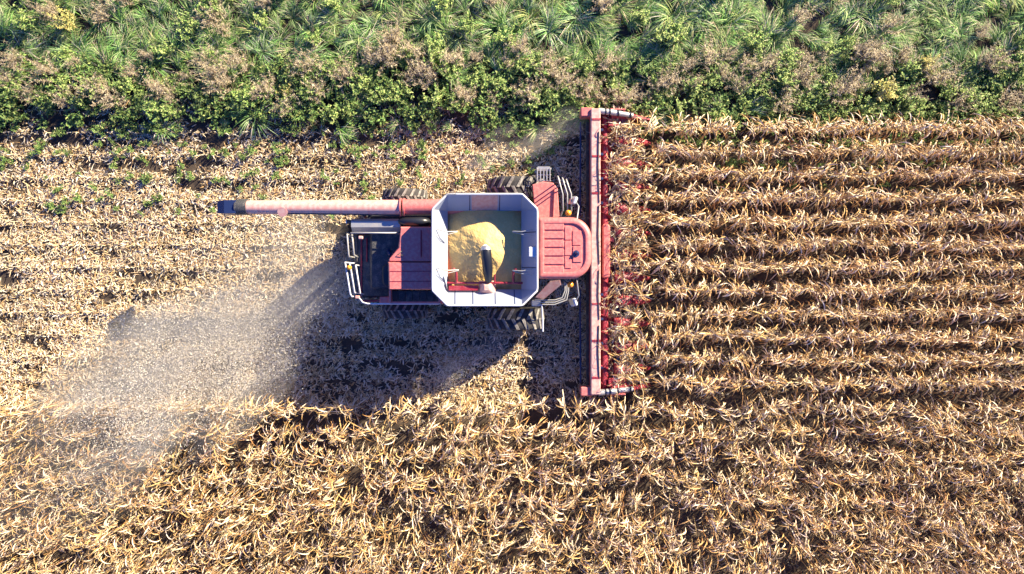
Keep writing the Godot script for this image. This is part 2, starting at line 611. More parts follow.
func make_weeds() -> void:
	var grass := []
	for k in 8: grass.append(grass_mesh(1200 + k, 80, 1.0, 0.75 if k < 5 else 0.2))
	var hum := FastNoiseLite.new()
	hum.seed = 14
	hum.frequency = 0.55
	var dirn := FastNoiseLite.new()
	dirn.seed = 15
	dirn.frequency = 0.22
	rng.seed = 61
	var spots := []
	var x := -24.0
	while x < 24.0:
		var z := -15.0
		while z < -5.4:
			var px := x + rng.randf_range(-0.25, 0.25)
			var pz := z + rng.randf_range(-0.25, 0.25)
			var hgt := 0.72 + 0.55 * hum.get_noise_2d(px, pz)
			var near := smoothstep(-8.0, -6.6, pz)      # the edge of the strip is mostly broad-leaved weeds and dead stems
			if rng.randf() < 0.95 - near * 0.75 and hgt > 0.36:
				var turn := 2.2 + dirn.get_noise_2d(px, pz) * 4.0
				var b := Basis(Vector3.UP, turn).scaled(Vector3(1, 1, 1) * hgt * rng.randf_range(0.8, 1.2))
				var t := rng.randf_range(0.75, 1.25)
				spots.append([Transform3D(b, Vector3(px, 0, pz)), Color(t * rng.randf_range(0.85, 1.2), t, t * rng.randf_range(0.85, 1.35)), rng.randi() % 8])
			z += 0.38
		x += 0.38
	spread("tall_grass", "tufts", grass, M.green, spots, "mass of tall green grass growing above the field edge", "grass")

	# low weeds that nobody could count: broad leaves at the edge, between the first corn rows and in the stubble
	var low := []
	for k in 5:
		var p := stemmed(1400 + k, 9, 0.55, 0.34, Vector2(0.10, 0.045), 14, [Color(0.12, 0.16, 0.06), Color(0.10, 0.20, 0.045), Color(0.16, 0.26, 0.06), Color(0.25, 0.30, 0.08)], false)
		var w := mb()
		for q in p:
			q.generate_normals()
			w.append_from(q.commit(), 0, Transform3D())
		low.append(w.commit())
	spots = []
	rng.seed = 65
	for i in 1000:
		var px2 := rng.randf_range(-24, 24)
		var pz2 := rng.randf_range(-7.6, -5.2)
		var s := rng.randf_range(0.7, 1.3)
		if pz2 > -5.6: s *= 0.7
		if pz2 > -5.6 and px2 > 2.0 and px2 < 4.5: continue
		spots.append([Transform3D(Basis(Vector3.UP, rng.randf() * TAU).scaled(Vector3.ONE * s), Vector3(px2, 0, pz2)), Color(1, 1, 1) * rng.randf_range(0.7, 1.2), rng.randi() % 5])
	for i in 520:   # green between the first rows of corn and in the upper stubble
		var px3 := rng.randf_range(-24, 24)
		var f := rng.randf()
		var pz3 := ROW0 + PITCH * 0.5 + f * f * 2.4
		if px3 > 2.0 and px3 < 4.8 or px3 < 2.0 and rng.randf() < 0.3: continue
		if px3 > 4.0: pz3 = ROW0 + PITCH * (0.5 + [0, 0, 0, 0, 1, 1, 2][rng.randi() % 7]) + rng.randf_range(-0.15, 0.15)
		spots.append([Transform3D(Basis(Vector3.UP, rng.randf() * TAU).scaled(Vector3.ONE * rng.randf_range(0.35, 0.75)), Vector3(px3, 0, pz3)), Color(1, 1, 1) * rng.randf_range(0.8, 1.3), rng.randi() % 5])
	spread("low_weeds", "weeds", low, M.green, spots, "low broad-leaved green weeds along the field edge and first rows", "weeds")

	# the bushes that stand out, each a thing
	var kinds := {}
	var recipe := {
		"green": ["leafy_weed", 22, 0.95, 0.45, Vector2(0.085, 0.042), 26, [Color(0.14, 0.17, 0.06), Color(0.16, 0.29, 0.06), Color(0.30, 0.40, 0.10), Color(0.42, 0.48, 0.16)], false],
		"dead": ["dry_weed", 30, 1.0, 0.55, Vector2(0.10, 0.012), 30, [Color(0.28, 0.20, 0.12), Color(0.42, 0.33, 0.20), Color(0.52, 0.44, 0.28), Color(0.32, 0.25, 0.13), Color(0.62, 0.54, 0.37)], true],
		"yellow": ["yellow_weed", 24, 1.05, 0.42, Vector2(0.085, 0.04), 28, [Color(0.24, 0.2, 0.08), Color(0.50, 0.45, 0.12), Color(0.60, 0.50, 0.18), Color(0.36, 0.38, 0.12)], false]}
	for k in recipe:
		kinds[k] = []
		for v in 4:
			var r: Array = recipe[k]
			var p2 := stemmed(1600 + v + k.length() * 31, r[1], r[2], r[3], r[4], r[5], r[6], r[7])
			p2[0].generate_normals(); p2[1].generate_normals()
			kinds[k].append([r[0], p2[0].commit(), p2[1].commit()])
	rng.seed = 71
	var place := func(k: String, at: Vector3, size: float, label: String, group: String) -> void:
		var v: Array = kinds[k][rng.randi() % 4]
		var o := base(v[0], at, rng.randf() * TAU)
		o.scale = Vector3.ONE * size
		for q in [["stem", v[1]], ["crown", v[2]]]:
			var part := MeshInstance3D.new()
			part.name = q[0]
			part.mesh = q[1]
			part.material_override = M.green if k != "dead" else M.straw
			o.add_child(part)
		tag(o, label, "weed", group)
	for i in 80:
		var fx := -18.5 + 37.0 * (i + rng.randf() * 0.8) / 80.0
		var wd := landmark(fx)
		place.call("dead", Vector3(fx, 0, rng.randf_range(-7.9, -6.1)), rng.randf_range(0.75, 1.3), "grey-brown dead weed along the grass edge, " + wd, "dead weeds along the field edge, " + wd)
	for i in 34:
		place.call("dead", Vector3(rng.randf_range(-18, 18), 0, rng.randf_range(-11.0, -7.5)), rng.randf_range(0.8, 1.25), "brown dry weed standing amid the tall green grass", "dry weeds amid the grass")
	for i in 70:
		var gx := -18.5 + 37.0 * (i + rng.randf() * 0.8) / 70.0
		var wg := landmark(gx)
		place.call("green", Vector3(gx, 0, rng.randf_range(-6.9, -5.75)), rng.randf_range(0.6, 1.1), "green leafy weed at the weed strip's foot, " + wg, "leafy weeds along the field edge, " + wg)
	for i in 50:
		place.call("green", Vector3(rng.randf_range(-18, 18), 0, rng.randf_range(-10.8, -7.0)), rng.randf_range(0.8, 1.2), "yellow-green leafy weed standing amid the tall grass", "leafy weeds amid the grass")
	place.call("yellow", Vector3(12.4, 0, -6.5), 1.25, "largest pale yellow weed, at the field edge right of the header", "")
	place.call("yellow", Vector3(13.9, 0, -7.5), 0.9, "yellow weed in the grass above the largest pale yellow one", "")
	place.call("yellow", Vector3(-14.9, 0, -8.9), 1.1, "yellow weed in the grass near the top left corner", "")
	place.call("yellow", Vector3(2.5, 0, -6.7), 0.6, "small yellow weed just above the header's upper end", "")
	place.call("yellow", Vector3(-7.6, 0, -6.6), 0.65, "small yellow weed at the field edge above the unloading spout", "")

# ---------------------------------------------------------------- combine (local axes: x forward, z' from its centre line)
func make_wheel(root: Node3D, at: Vector3, R: float, w: float, seed_turn: float) -> void:
	var wheel := holder("wheel", root, at)
	var st := mb()
	var prof := [[R * 0.56, -w * 0.40], [R * 0.66, -w * 0.5], [R * 0.84, -w * 0.52], [R * 0.93, -w * 0.46], [R * 0.95, -w * 0.25], [R * 0.955, 0.0], [R * 0.95, w * 0.25], [R * 0.93, w * 0.46], [R * 0.84, w * 0.52], [R * 0.66, w * 0.5], [R * 0.56, w * 0.40]]
	var rings := []
	var S := 40
	for q in prof:
		var ring := PackedVector3Array()
		for k in S:
			var a := TAU * k / S
			ring.append(Vector3(cos(a) * q[0], sin(a) * q[0], q[1]))
		rings.append(ring)
	loft(st, rings, true, false, false)
	build(st, "tyre", M.rubber, wheel)
	st = mb()
	var L := 18
	for k in L:
		for s in [-1.0, 1.0]:
			var a0 := TAU * (k + (0.5 if s > 0 else 0.0)) / L + seed_turn
			var pts := []
			for e in [[0.0, -0.03 * w * s, R * 0.95], [0.0, w * 0.50 * s, R * 0.90]]:
				var sk: float = 0.0 if absf(e[1]) < w * 0.2 else -0.20
				for da in [0.0, 0.115]:
					for up in [-0.02, R * 0.06]:
						var a: float = a0 + sk + da
						pts.append(Vector3(cos(a) * (e[2] + up), sin(a) * (e[2] + up), e[1]))
			var mid := Vector3.ZERO
			for p in pts: mid += p
			mid /= 8.0
			for f in [[1, 3, 7, 5], [0, 1, 5, 4], [2, 3, 7, 6], [0, 1, 3, 2], [4, 5, 7, 6]]:
				face_out(st, [pts[f[0]], pts[f[1]], pts[f[2]], pts[f[3]]], mid)
	build(st, "tread_lugs", M.lug, wheel)
	st = mb()
	rings = []
	for q in [[R * 0.57, -w * 0.40], [R * 0.54, -w * 0.38], [R * 0.50, -w * 0.1], [R * 0.16, -w * 0.05], [R * 0.14, -w * 0.2], [0.01, -w * 0.2]]:
		var ring := PackedVector3Array()
		for k in 28:
			var a := TAU * k / 28
			ring.append(Vector3(cos(a) * q[0], sin(a) * q[0], q[1]))
		rings.append(ring)
	loft(st, rings, true, false, true)
	rings = []
	for q in [[R * 0.57, w * 0.40], [R * 0.54, w * 0.38], [R * 0.50, w * 0.1], [R * 0.16, w * 0.05], [R * 0.14, w * 0.2], [0.01, w * 0.2]]:
		var ring := PackedVector3Array()
		for k in 28:
			var a := TAU * k / 28
			ring.append(Vector3(cos(a) * q[0], sin(a) * q[0], q[1]))
		rings.append(ring)
	loft(st, rings, true, false, true)
	build(st, "rim", M.grey, wheel)

func rounded(x0: float, x1: float, z0: float, z1: float, rl: float, rr: float, inset: float) -> PackedVector2Array:
	var out := PackedVector2Array()
	x0 += inset; x1 -= inset; z0 += inset; z1 -= inset
	rl = maxf(rl - inset, 0.02); rr = maxf(rr - inset, 0.05)
	for q in [[x1 - rr, z1 - rr, rr, 0.0], [x0 + rl, z1 - rl, rl, PI / 2], [x0 + rl, z0 + rl, rl, PI], [x1 - rr, z0 + rr, rr, PI * 1.5]]:
		for k in 9:
			var a: float = q[3] + PI / 2 * k / 8.0
			out.append(Vector2(q[0] + cos(a) * q[2], q[1] + sin(a) * q[2]))
	return out

func ring_at(poly: PackedVector2Array, y: float) -> PackedVector3Array:
	var r := PackedVector3Array()
	for p in poly: r.append(Vector3(p.x, y, p.y))
	return r

func make_combine() -> void:
	var root := base("combine_harvester", Vector3(0, 0, -1.09))
	tag(root, "faded red combine harvester with open white grain tank, working through the corn", "combine harvester")
	var st: SurfaceTool
	# wheels, axles, chassis
	for s in [-1.0, 1.0]:
		make_wheel(root, Vector3(0.12, 0.95, 2.12 * s), 0.95, 0.66, 0.05)
		make_wheel(root, Vector3(-3.55, 0.76, 1.86 * s), 0.76, 0.50, 0.1)
	st = mb()
	tube(st, [Vector3(0.12, 0.95, -1.9), Vector3(0.12, 0.95, 1.9)], 0.14, 12)
	bx(st, Vector3(0.12, 0.98, 0), Vector3(0.45, 0.45, 2.6), 0.04)
	build(st, "front_axle", M.dark, root)
	st = mb()
	tube(st, [Vector3(-3.55, 0.76, -1.7), Vector3(-3.55, 0.76, 1.7)], 0.1, 10)
	build(st, "rear_axle", M.dark, root)
	st = mb()
	bx(st, Vector3(-1.9, 1.65, 0), Vector3(5.2, 1.1, 1.7), 0.06)
	bx(st, Vector3(-2.2, 2.35, 0), Vector3(4.4, 0.5, 2.3), 0.06)
	build(st, "chassis", M.dark, root)
	for s in [-1.0, 1.0]:
		st = mb()
		bx(st, Vector3(-2.35, 2.05, 1.57 * s), Vector3(3.5, 1.1, 0.07), 0.03)
		bx(st, Vector3(-2.35, 2.61, 1.50 * s), Vector3(3.5, 0.05, 0.22), 0.02)
		build(st, "side_panel", M.red, root)

	# grain tank: bin, flared walls, rim
	var tank := holder("grain_tank", root)
	var lo := {"x0": -1.96, "x1": 0.30, "z0": -1.23, "z1": 1.18, "y": 3.22}
	var hi := {"x0": -2.33, "x1": 0.74, "z0": -1.63, "z1": 1.63, "y": 4.0}
	st = mb()
	for x in [lo.x0 - 0.05, lo.x1 + 0.05]:
		bx(st, Vector3(x, 2.75, -0.025), Vector3(0.04, 1.06, 2.55), 0.004)
	for z in [lo.z0 - 0.05, lo.z1 + 0.05]:
		bx(st, Vector3((lo.x0 + lo.x1) / 2, 2.75, z), Vector3(2.32, 1.055, 0.04), 0.004)
	bx(st, Vector3((lo.x0 + lo.x1) / 2, 2.2, -0.025), Vector3(2.30, 0.04, 2.49), 0.005)
	build(st, "tank_bin", M.red, tank)
	var oct := func(d: Dictionary, ch: float) -> Array:
		return [Vector3(d.x0 + ch, d.y, d.z0), Vector3(d.x1 - ch, d.y, d.z0), Vector3(d.x1, d.y, d.z0 + ch), Vector3(d.x1, d.y, d.z1 - ch), Vector3(d.x1 - ch, d.y, d.z1), Vector3(d.x0 + ch, d.y, d.z1), Vector3(d.x0, d.y, d.z1 - ch), Vector3(d.x0, d.y, d.z0 + ch)]
	var A: Array = oct.call(lo, 0.012)
	var B: Array = oct.call(hi, 0.44)
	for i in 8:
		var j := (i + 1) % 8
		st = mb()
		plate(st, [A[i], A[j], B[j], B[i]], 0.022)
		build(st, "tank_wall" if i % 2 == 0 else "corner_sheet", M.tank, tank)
	st = mb()
	var loop := []
	for i in 9:
		var p: Vector3 = B[i % 8]
		var q0: Vector3 = B[(i + 7) % 8]
		var q1: Vector3 = B[(i + 1) % 8]
		loop.append(p.lerp(q0, 0.12)); loop.append(p.lerp(q0, 0.03)); loop.append(p.lerp(q1, 0.03)); loop.append(p.lerp(q1, 0.12))
	tube(st, loop, 0.032, 7, false)
	build(st, "rim", M.white, tank)
	# dark braces on the walls
	var brace := func(i: int, t: float, w: float, m: Material, called: String) -> void:
		var j := (i + 1) % 8
		var a: Vector3 = A[i].lerp(A[j], t)
		var b: Vector3 = B[i].lerp(B[j], t)
		var along: Vector3 = (B[j] - B[i]).normalized()
		var up: Vector3 = (b - a)
		var nrm := along.cross(up).normalized()
		if nrm.dot(Vector3(-0.8, 3.6, 0) - a) < 0: nrm = -nrm
		var s2 := mb()
		bx(s2, (a + b) / 2 + nrm * 0.012, Vector3(w, up.length() * 0.96, 0.024), 0.004, Basis(along, up.normalized(), along.cross(up.normalized())))
		build(s2, called, m, tank)
	for t in [0.10, 0.36, 0.66, 0.90]: brace.call(4, t, 0.035, M.navy, "wall_brace")
	for t in [0.30, 0.70]: brace.call(0, t, 0.035, M.navy, "wall_brace")
	brace.call(0, 0.5, 0.78, M.red_faded, "wall_window")
	for t in [0.28, 0.72]: brace.call(2, t, 0.035, M.navy, "wall_brace")
	for t in [0.24, 0.76]: brace.call(6, t, 0.03, M.grey, "wall_brace")
	for i in [1, 3, 5, 7]: brace.call(i, 0.04, 0.03, M.grey, "wall_brace")
	st = mb()
	bx(st, Vector3(0.60, 3.84, 0.06), Vector3(0.22, 0.22, 0.30), 0.02)  # white box added to catch the sun as a bright spot on the shaded wall
	build(st, "sunlit_spot_box", M.white, tank)
	# tie rods from the walls, each with its hook
	for q in [[-2.20, -1.62, -0.56], [-2.20, -1.58, 0.58], [0.60, 0.02, -0.56], [0.60, 0.02, 0.60]]:
		st = mb()
		tube(st, [Vector3(q[0], 3.86, q[2] - 0.05), Vector3((q[0] + q[1]) / 2, 3.80, q[2] + 0.02), Vector3(q[1], 3.66, q[2])], 0.017, 6)
		tube(st, [Vector3(q[0], 3.86, q[2] + 0.13), Vector3((q[0] + q[1]) / 2, 3.78, q[2] + 0.10), Vector3(q[1], 3.66, q[2] + 0.02)], 0.011, 6)
		build(st, "tie_rod", M.grey, tank)
	# red frame over the grain and the loading spout
	st = mb()
	tube(st, [Vector3(-1.94, 3.46, 0.97), Vector3(0.32, 3.46, 0.97)], 0.038, 8)
	for x in [-1.66, 0.04]:
		tube(st, [Vector3(x, 3.46, 0.97), Vector3(x, 3.54, 0.80), Vector3(x, 3.64, 0.62), Vector3(x + (-0.09 if x < -1 else 0.09), 3.67, 0.54)], 0.040, 8)
	tube(st, [Vector3(-0.52, 3.46, 0.99), Vector3(-0.52, 3.56, 0.72)], 0.025, 7)
	build(st, "cross_frame", M.red_deep, tank)
	st = mb()
	bx(st, Vector3(-1.45, 3.42, 1.12), Vector3(0.9, 0.05, 0.16), 0.01)
	build(st, "sill", M.red_deep, tank)
	st = mb()
	loft(st, [ring_at(rounded(-1.0, -0.5, 0.90, 1.32, 0.04, 0.04, 0.0), 3.36), ring_at(rounded(-0.82, -0.68, 1.04, 1.18, 0.02, 0.02, 0.0), 3.60)], true, false, true, false)
	build(st, "spout_foot", M.red_faded, tank)
	var spout := holder("loading_spout", root)
	st = mb()
	tube(st, [Vector3(-0.70, 3.50, 0.92), Vector3(-0.72, 3.66, 0.60), Vector3(-0.74, 3.80, 0.30), Vector3(-0.76, 3.84, 0.10), Vector3(-0.765, 3.83, 0.02)], [0.10, 0.15, 0.155, 0.155, 0.15], 16)
	build(st, "tube", M.black, spout)
	st = mb()
	tube(st, [Vector3(-0.765, 3.83, 0.03), Vector3(-0.77, 3.81, -0.05)], [0.165, 0.16], 16)
	build(st, "collar", M.steel, spout)
	st = mb()
	tube(st, [Vector3(-0.80, 3.79, -0.04), Vector3(-0.79, 3.70, -0.14)], [0.13, 0.06], 12)
	build(st, "lip", M.white, spout)

	# cab
	var cab := holder("cab", root)
	st = mb()
	bx(st, Vector3(1.45, 2.0, -0.04), Vector3(1.25, 0.25, 1.62), 0.05)
	bx(st, Vector3(0.86, 2.7, -0.04), Vector3(0.08, 1.5, 1.6), 0.02)
	for z in [-0.82, 0.74]:
		for x in [1.0, 2.0]: bx(st, Vector3(x, 2.8, z), Vector3(0.09, 1.5, 0.07), 0.02)
	build(st, "cab_frame", M.dark, cab)
	for z in [-0.82, 0.74]:
		st = mb()
		bx(st, Vector3(1.5, 2.8, z), Vector3(0.9, 1.4, 0.012), 0.003)
		build(st, "side_window", M.glass, cab)
	st = mb()
	bx(st, Vector3(2.06, 2.8, -0.04), Vector3(0.012, 1.4, 1.5), 0.003)
	build(st, "windscreen", M.glass, cab)
	st = mb()
	var rf := func(i: float) -> PackedVector2Array: return rounded(0.76, 2.36, -0.98, 0.85, 0.10, 0.62, i)
	loft(st, [ring_at(rf.call(0.06), 3.52), ring_at(rf.call(0.0), 3.57), ring_at(rf.call(0.0), 3.64), ring_at(rf.call(0.03), 3.70), ring_at(rf.call(0.09), 3.735), ring_at(rf.call(0.17), 3.745), ring_at(rf.call(0.19), 3.735), ring_at(rf.call(0.20), 3.695)], true, true, true, true)
	var roof := build(st, "roof", M.red, cab)
	for i in 6:   # ribs pressed into the roof skin
		var z := -0.70 + 0.255 * i
		st = mb()
		bx(st, Vector3(1.24, 3.705, z), Vector3(0.60, 0.05, 0.205), 0.018)
		build(st, "roof_rib", M.red, cab)
	for q in [[1.66, -0.5, 0.20, 0.40], [1.66, -0.06, 0.20, 0.44], [1.66, 0.36, 0.20, 0.36], [1.92, -0.36, 0.26, 0.44], [1.93, 0.12, 0.26, 0.48]]:
		st = mb()
		bx(st, Vector3(q[0], 3.702, q[1]), Vector3(q[2], 0.045, q[3]), 0.014)
		build(st, "roof_panel", M.red, cab)
	st = mb()
	tube(st, [Vector3(1.90, 3.73, 0.10), Vector3(1.90, 3.745, 0.10)], 0.10, 14)
	tube(st, [Vector3(1.78, 3.74, 0.17), Vector3(1.92, 3.80, 0.08)], 0.02, 8)
	tube(st, [Vector3(1.92, 3.745, 0.08), Vector3(1.92, 3.82, 0.08), Vector3(1.92, 3.86, 0.08)], [0.055, 0.055, 0.02], 12)
	build(st, "antenna", M.navy, cab)
	for q in [[1.70, -1.14], [1.76, 1.02]]:
		var bl := holder("beacon", root)
		st = mb()
		tube(st, [Vector3(q[0] - 0.25, 3.2, q[1] * 0.85), Vector3(q[0], 3.2, q[1])], 0.025, 6)
		tube(st, [Vector3(q[0], 3.17, q[1]), Vector3(q[0], 3.24, q[1])], 0.095, 14)
		build(st, "mount", M.dark, bl)
		st = mb()
		tube(st, [Vector3(q[0], 3.24, q[1]), Vector3(q[0], 3.32, q[1]), Vector3(q[0], 3.37, q[1]), Vector3(q[0], 3.385, q[1])], [0.092, 0.09, 0.06, 0.01], 14)
		build(st, "lens", M.orange, bl)

	# left platform, its ladder and rails
	st = mb()
	slab(st, PackedVector2Array([Vector2(0.64, -2.14), Vector2(0.98, -2.24), Vector2(1.30, -2.20), Vector2(1.44, -2.02), Vector2(1.50, -1.06), Vector2(0.74, -1.06)]), 2.02, 2.14, 0.03)
	bx(st, Vector3(1.33, 2.18, -1.55), Vector3(0.05, 0.07, 0.9), 0.01, Basis(Vector3.UP, -0.05))
	build(st, "platform", M.red, root)
	st = mb()
	for i in 5: bx(st, Vector3(0.80 + i * 0.1, 2.08, -2.46), Vector3(0.035, 0.04, 0.40), 0.008)
	for z in [-2.65, -2.46, -2.27]: bx(st, Vector3(1.0, 2.045, z), Vector3(0.48, 0.03, 0.035), 0.008)
	build(st, "grating", M.steel, root)
	var lad := holder("ladder", root)
	st = mb()
	for x in [0.80, 1.22]: bx(st, Vector3(x, 1.35, -2.74), Vector3(0.05, 1.45, 0.06), 0.01, Basis(Vector3.RIGHT, 0.12))
	build(st, "stringer", M.grey, lad)
	for i in 4:
		st = mb()
		bx(st, Vector3(1.01, 0.75 + i * 0.36, -2.82 + i * 0.045), Vector3(0.40, 0.03, 0.14), 0.01)
		build(st, "step", M.steel, lad)
	for q in [[1.52, 0.0], [1.66, 0.05], [1.78, 0.10]]:
		st = mb()
		tube(st, [Vector3(q[0], 2.1, -2.26 + q[1]), Vector3(q[0] - 0.12, 2.9, -2.30 + q[1]), Vector3(q[0] - 0.10, 3.0, -2.20 + q[1]), Vector3(q[0] + 0.03, 2.95, -1.75), Vector3(q[0] + 0.04, 2.9, -1.25), Vector3(q[0] + 0.02, 2.1, -1.15)], 0.022, 7)
		build(st, "handrail", M.grey, root)
	for s in [-1.0, 1.0]:
		var mir := holder("mirror", root)
		st = mb()
		tube(st, [Vector3(1.95, 3.35, 0.9 * s), Vector3(2.02, 3.2, 1.35 * s), Vector3(1.92, 3.0, 1.55 * s)], 0.02, 6)
		build(st, "arm", M.grey, mir)
		st = mb()
		bx(st, Vector3(1.88, 2.88, 1.56 * s), Vector3(0.10, 0.42, 0.24), 0.03, Basis(Vector3.UP, 0.35 * s) * Basis(Vector3.FORWARD, 0.3))
		build(st, "mirror_housing", M.white, mir)
		st = mb()
		bx(st, Vector3(1.815, 2.88, 1.54 * s), Vector3(0.01, 0.36, 0.19), 0.002, Basis(Vector3.UP, 0.35 * s) * Basis(Vector3.FORWARD, 0.3))
		build(st, "mirror_glass", M.steel, mir)
	# right side: fender, rails, pole
	st = mb()
	slab(st, PackedVector2Array([Vector2(0.72, 1.42), Vector2(0.98, 1.50), Vector2(1.56, 1.02), Vector2(1.52, 0.86), Vector2(1.2, 0.9)]), 1.98, 2.10, 0.03)
	build(st, "fender", M.red_faded, root)
	for k in 3:
		st = mb()
		var d := 0.07 * k
		tube(st, [Vector3(0.72, 2.15, 1.50 + d), Vector3(1.35, 2.2, 1.50 + d), Vector3(1.58 + d, 2.22, 1.42 + d * 0.5), Vector3(1.66 + d * 0.8, 2.25, 1.2), Vector3(1.66 + d * 0.8, 2.25, 0.95)], 0.02, 7)
		build(st, "handrail", M.grey, root)
	st = mb()
	bx(st, Vector3(0.76, 2.08, 1.60), Vector3(0.30, 0.18, 0.20), 0.03)
	build(st, "fuel_cap_box", M.grey, root)
	st = mb()
	tube(st, [Vector3(0.93, 2.15, 1.62), Vector3(0.97, 2.05, 2.10), Vector3(0.98, 1.95, 2.50)], 0.028, 7)
	build(st, "marker_pole", M.white, root)

	# unloading auger folded back along the left side
	var aug := holder("unloading_auger", root)
	var az := -1.34
	st = mb()
	tube(st, [Vector3(-8.35, 3.02, az), Vector3(-7.5, 3.02, az), Vector3(-3.36, 3.02, az)], [0.205, 0.215, 0.225], 22)
	build(st, "tube", M.red_faded, aug)
	st = mb()
	tube(st, [Vector3(-3.30, 3.02, az), Vector3(-1.2, 3.0, az - 0.02), Vector3(0.1, 2.9, az - 0.02), Vector3(0.3, 2.6, az)], [0.24, 0.24, 0.24, 0.24], 22)
	build(st, "inner_tube", M.red, aug)
	for x in [-3.38, -3.28]:
		st = mb()
		tube(st, [Vector3(x - 0.025, 3.02, az), Vector3(x + 0.025, 3.02, az)], 0.275, 22)
		build(st, "flange", M.red, aug)
	st = mb()
	tube(st, [Vector3(-8.40, 3.02, az), Vector3(-8.05, 3.02, az)], [0.235, 0.235], 20)
	bx(st, Vector3(-8.18, 3.0, az - 0.16), Vector3(0.36, 0.22, 0.18), 0.05)
	build(st, "end_collar", M.dark, aug)
	st = mb()
	loft(st, [
		PackedVector3Array([Vector3(-8.36, 3.22, az - 0.20), Vector3(-8.36, 3.22, az + 0.20), Vector3(-8.36, 2.82, az + 0.22), Vector3(-8.36, 2.82, az - 0.22)]),
		PackedVector3Array([Vector3(-8.72, 3.17, az - 0.20), Vector3(-8.72, 3.17, az + 0.20), Vector3(-8.60, 2.70, az + 0.22), Vector3(-8.60, 2.70, az - 0.22)]),
		PackedVector3Array([Vector3(-8.98, 3.02, az - 0.18), Vector3(-8.98, 3.02, az + 0.18), Vector3(-8.85, 2.55, az + 0.18), Vector3(-8.85, 2.55, az - 0.18)])], true, true, true, false)
	build(st, "rubber_spout", M.navy, aug)
	st = mb()
	tube(st, [Vector3(-6.95, 3.08, az + 0.12), Vector3(-6.95, 3.20, az + 0.16)], [0.16, 0.15], 16)
	build(st, "inspection_hatch", M.red_faded, aug)
	st = mb()
	tube(st, [Vector3(-7.1, 3.12, az + 0.20), Vector3(-5.5, 3.1, az + 0.22), Vector3(-3.4, 3.05, az + 0.25)], 0.016, 6)
	build(st, "hydraulic_hose", M.dark, aug)
	st = mb()
	bx(st, Vector3(-4.55, 2.74, az), Vector3(0.10, 0.12, 0.4), 0.02)
	bx(st, Vector3(-4.55, 2.55, az + 0.22), Vector3(0.08, 0.6, 0.08), 0.015)
	build(st, "auger_rest", M.dark, root)

	# engine hood
	var hood := holder("engine_hood", root)
	st = mb()
	slab(st, PackedVector2Array([Vector2(-3.34, -0.72), Vector2(-2.34, -0.72), Vector2(-2.34, 0.33), Vector2(-3.70, 0.33), Vector2(-3.70, 0.26), Vector2(-3.42, -0.08)]), 2.6, 3.42, 0.05)
	build(st, "front_panel", M.red, hood)
	st = mb()
	slab(st, PackedVector2Array([Vector2(-3.72, 0.345), Vector2(-2.34, 0.345), Vector2(-2.34, 1.17), Vector2(-3.70, 1.17)]), 2.6, 3.43, 0.05)
	build(st, "rear_panel", M.red, hood)
	for x in [-2.72]:
		st = mb()
		tube(st, [Vector3(x, 3.44, -0.62), Vector3(x, 3.45, 0.2)], 0.02, 6)
		build(st, "hinge", M.red_deep, hood)
	st = mb()
	tube(st, [Vector3(-3.30, 3.40, 0.02), Vector3(-3.30, 3.47, 0.02), Vector3(-3.42, 3.47, 0.12), Vector3(-3.28, 3.47, 0.14), Vector3(-3.28, 3.40, 0.14)], 0.014, 6)
	build(st, "latch", M.dark, hood)
	st = mb()
	bx(st, Vector3(-3.0, 3.437, 0.62), Vector3(1.3, 0.012, 0.02), 0.003)
	bx(st, Vector3(-3.0, 3.437, 0.92), Vector3(1.3, 0.012, 0.02), 0.003)
	build(st, "trim", M.red_deep, hood)
	var intake := holder("cooling_intake", root)
	st = mb()
	bx(st, Vector3(-2.95, 2.62, 1.38), Vector3(1.5, 0.5, 0.36), 0.02)
	build(st, "screen", M.dark, intake)
	st = mb()
	for x in [-3.70, -2.20]: bx(st, Vector3(x, 2.9, 1.38), Vector3(0.06, 0.5, 0.40), 0.01)
	bx(st, Vector3(-2.95, 3.10, 1.555), Vector3(1.5, 0.06, 0.05), 0.01)
	build(st, "frame", M.red, intake)
	for i in 6:
		st = mb()
		bx(st, Vector3(-3.5 + i * 0.22, 2.9, 1.38), Vector3(0.02, 0.05, 0.32), 0.004)
		build(st, "slat", M.dark, intake)
	# exhaust and the long grey duct beside the auger
	st = mb()
	tube(st, [Vector3(-3.42, 2.95, -0.92), Vector3(-3.25, 3.05, -0.90), Vector3(-2.75, 3.08, -0.90), Vector3(-2.6, 3.0, -0.90), Vector3(-2.5, 2.8, -0.9)], [0.09, 0.13, 0.14, 0.13, 0.09], 14)
	build(st, "exhaust", M.black, root)
	st = mb()
	loft(st, [
		PackedVector3Array([Vector3(-4.92, 2.60, -1.00), Vector3(-4.92, 2.86, -1.0), Vector3(-4.92, 2.95, -0.92), Vector3(-4.92, 2.92, -0.74), Vector3(-4.92, 2.70, -0.60), Vector3(-4.92, 2.60, -0.60)]),
		PackedVector3Array([Vector3(-3.42, 2.60, -1.00), Vector3(-3.42, 2.86, -1.0), Vector3(-3.42, 2.95, -0.92), Vector3(-3.42, 2.92, -0.74), Vector3(-3.42, 2.70, -0.60), Vector3(-3.42, 2.60, -0.60)])], true, true, true, false)
	build(st, "air_duct", M.grey, root)
	var wl := holder("work_light", root)
	st = mb()
	tube(st, [Vector3(-4.92, 2.84, -0.92), Vector3(-5.06, 2.84, -0.92)], [0.05, 0.07], 10)
	build(st, "housing", M.dark, wl)
	st = mb()
	tube(st, [Vector3(-5.06, 2.84, -0.92), Vector3(-5.09, 2.84, -0.92)], 0.062, 10)
	build(st, "lens", M.white, wl)

	# straw hood, chopper and rear rails
	st = mb()
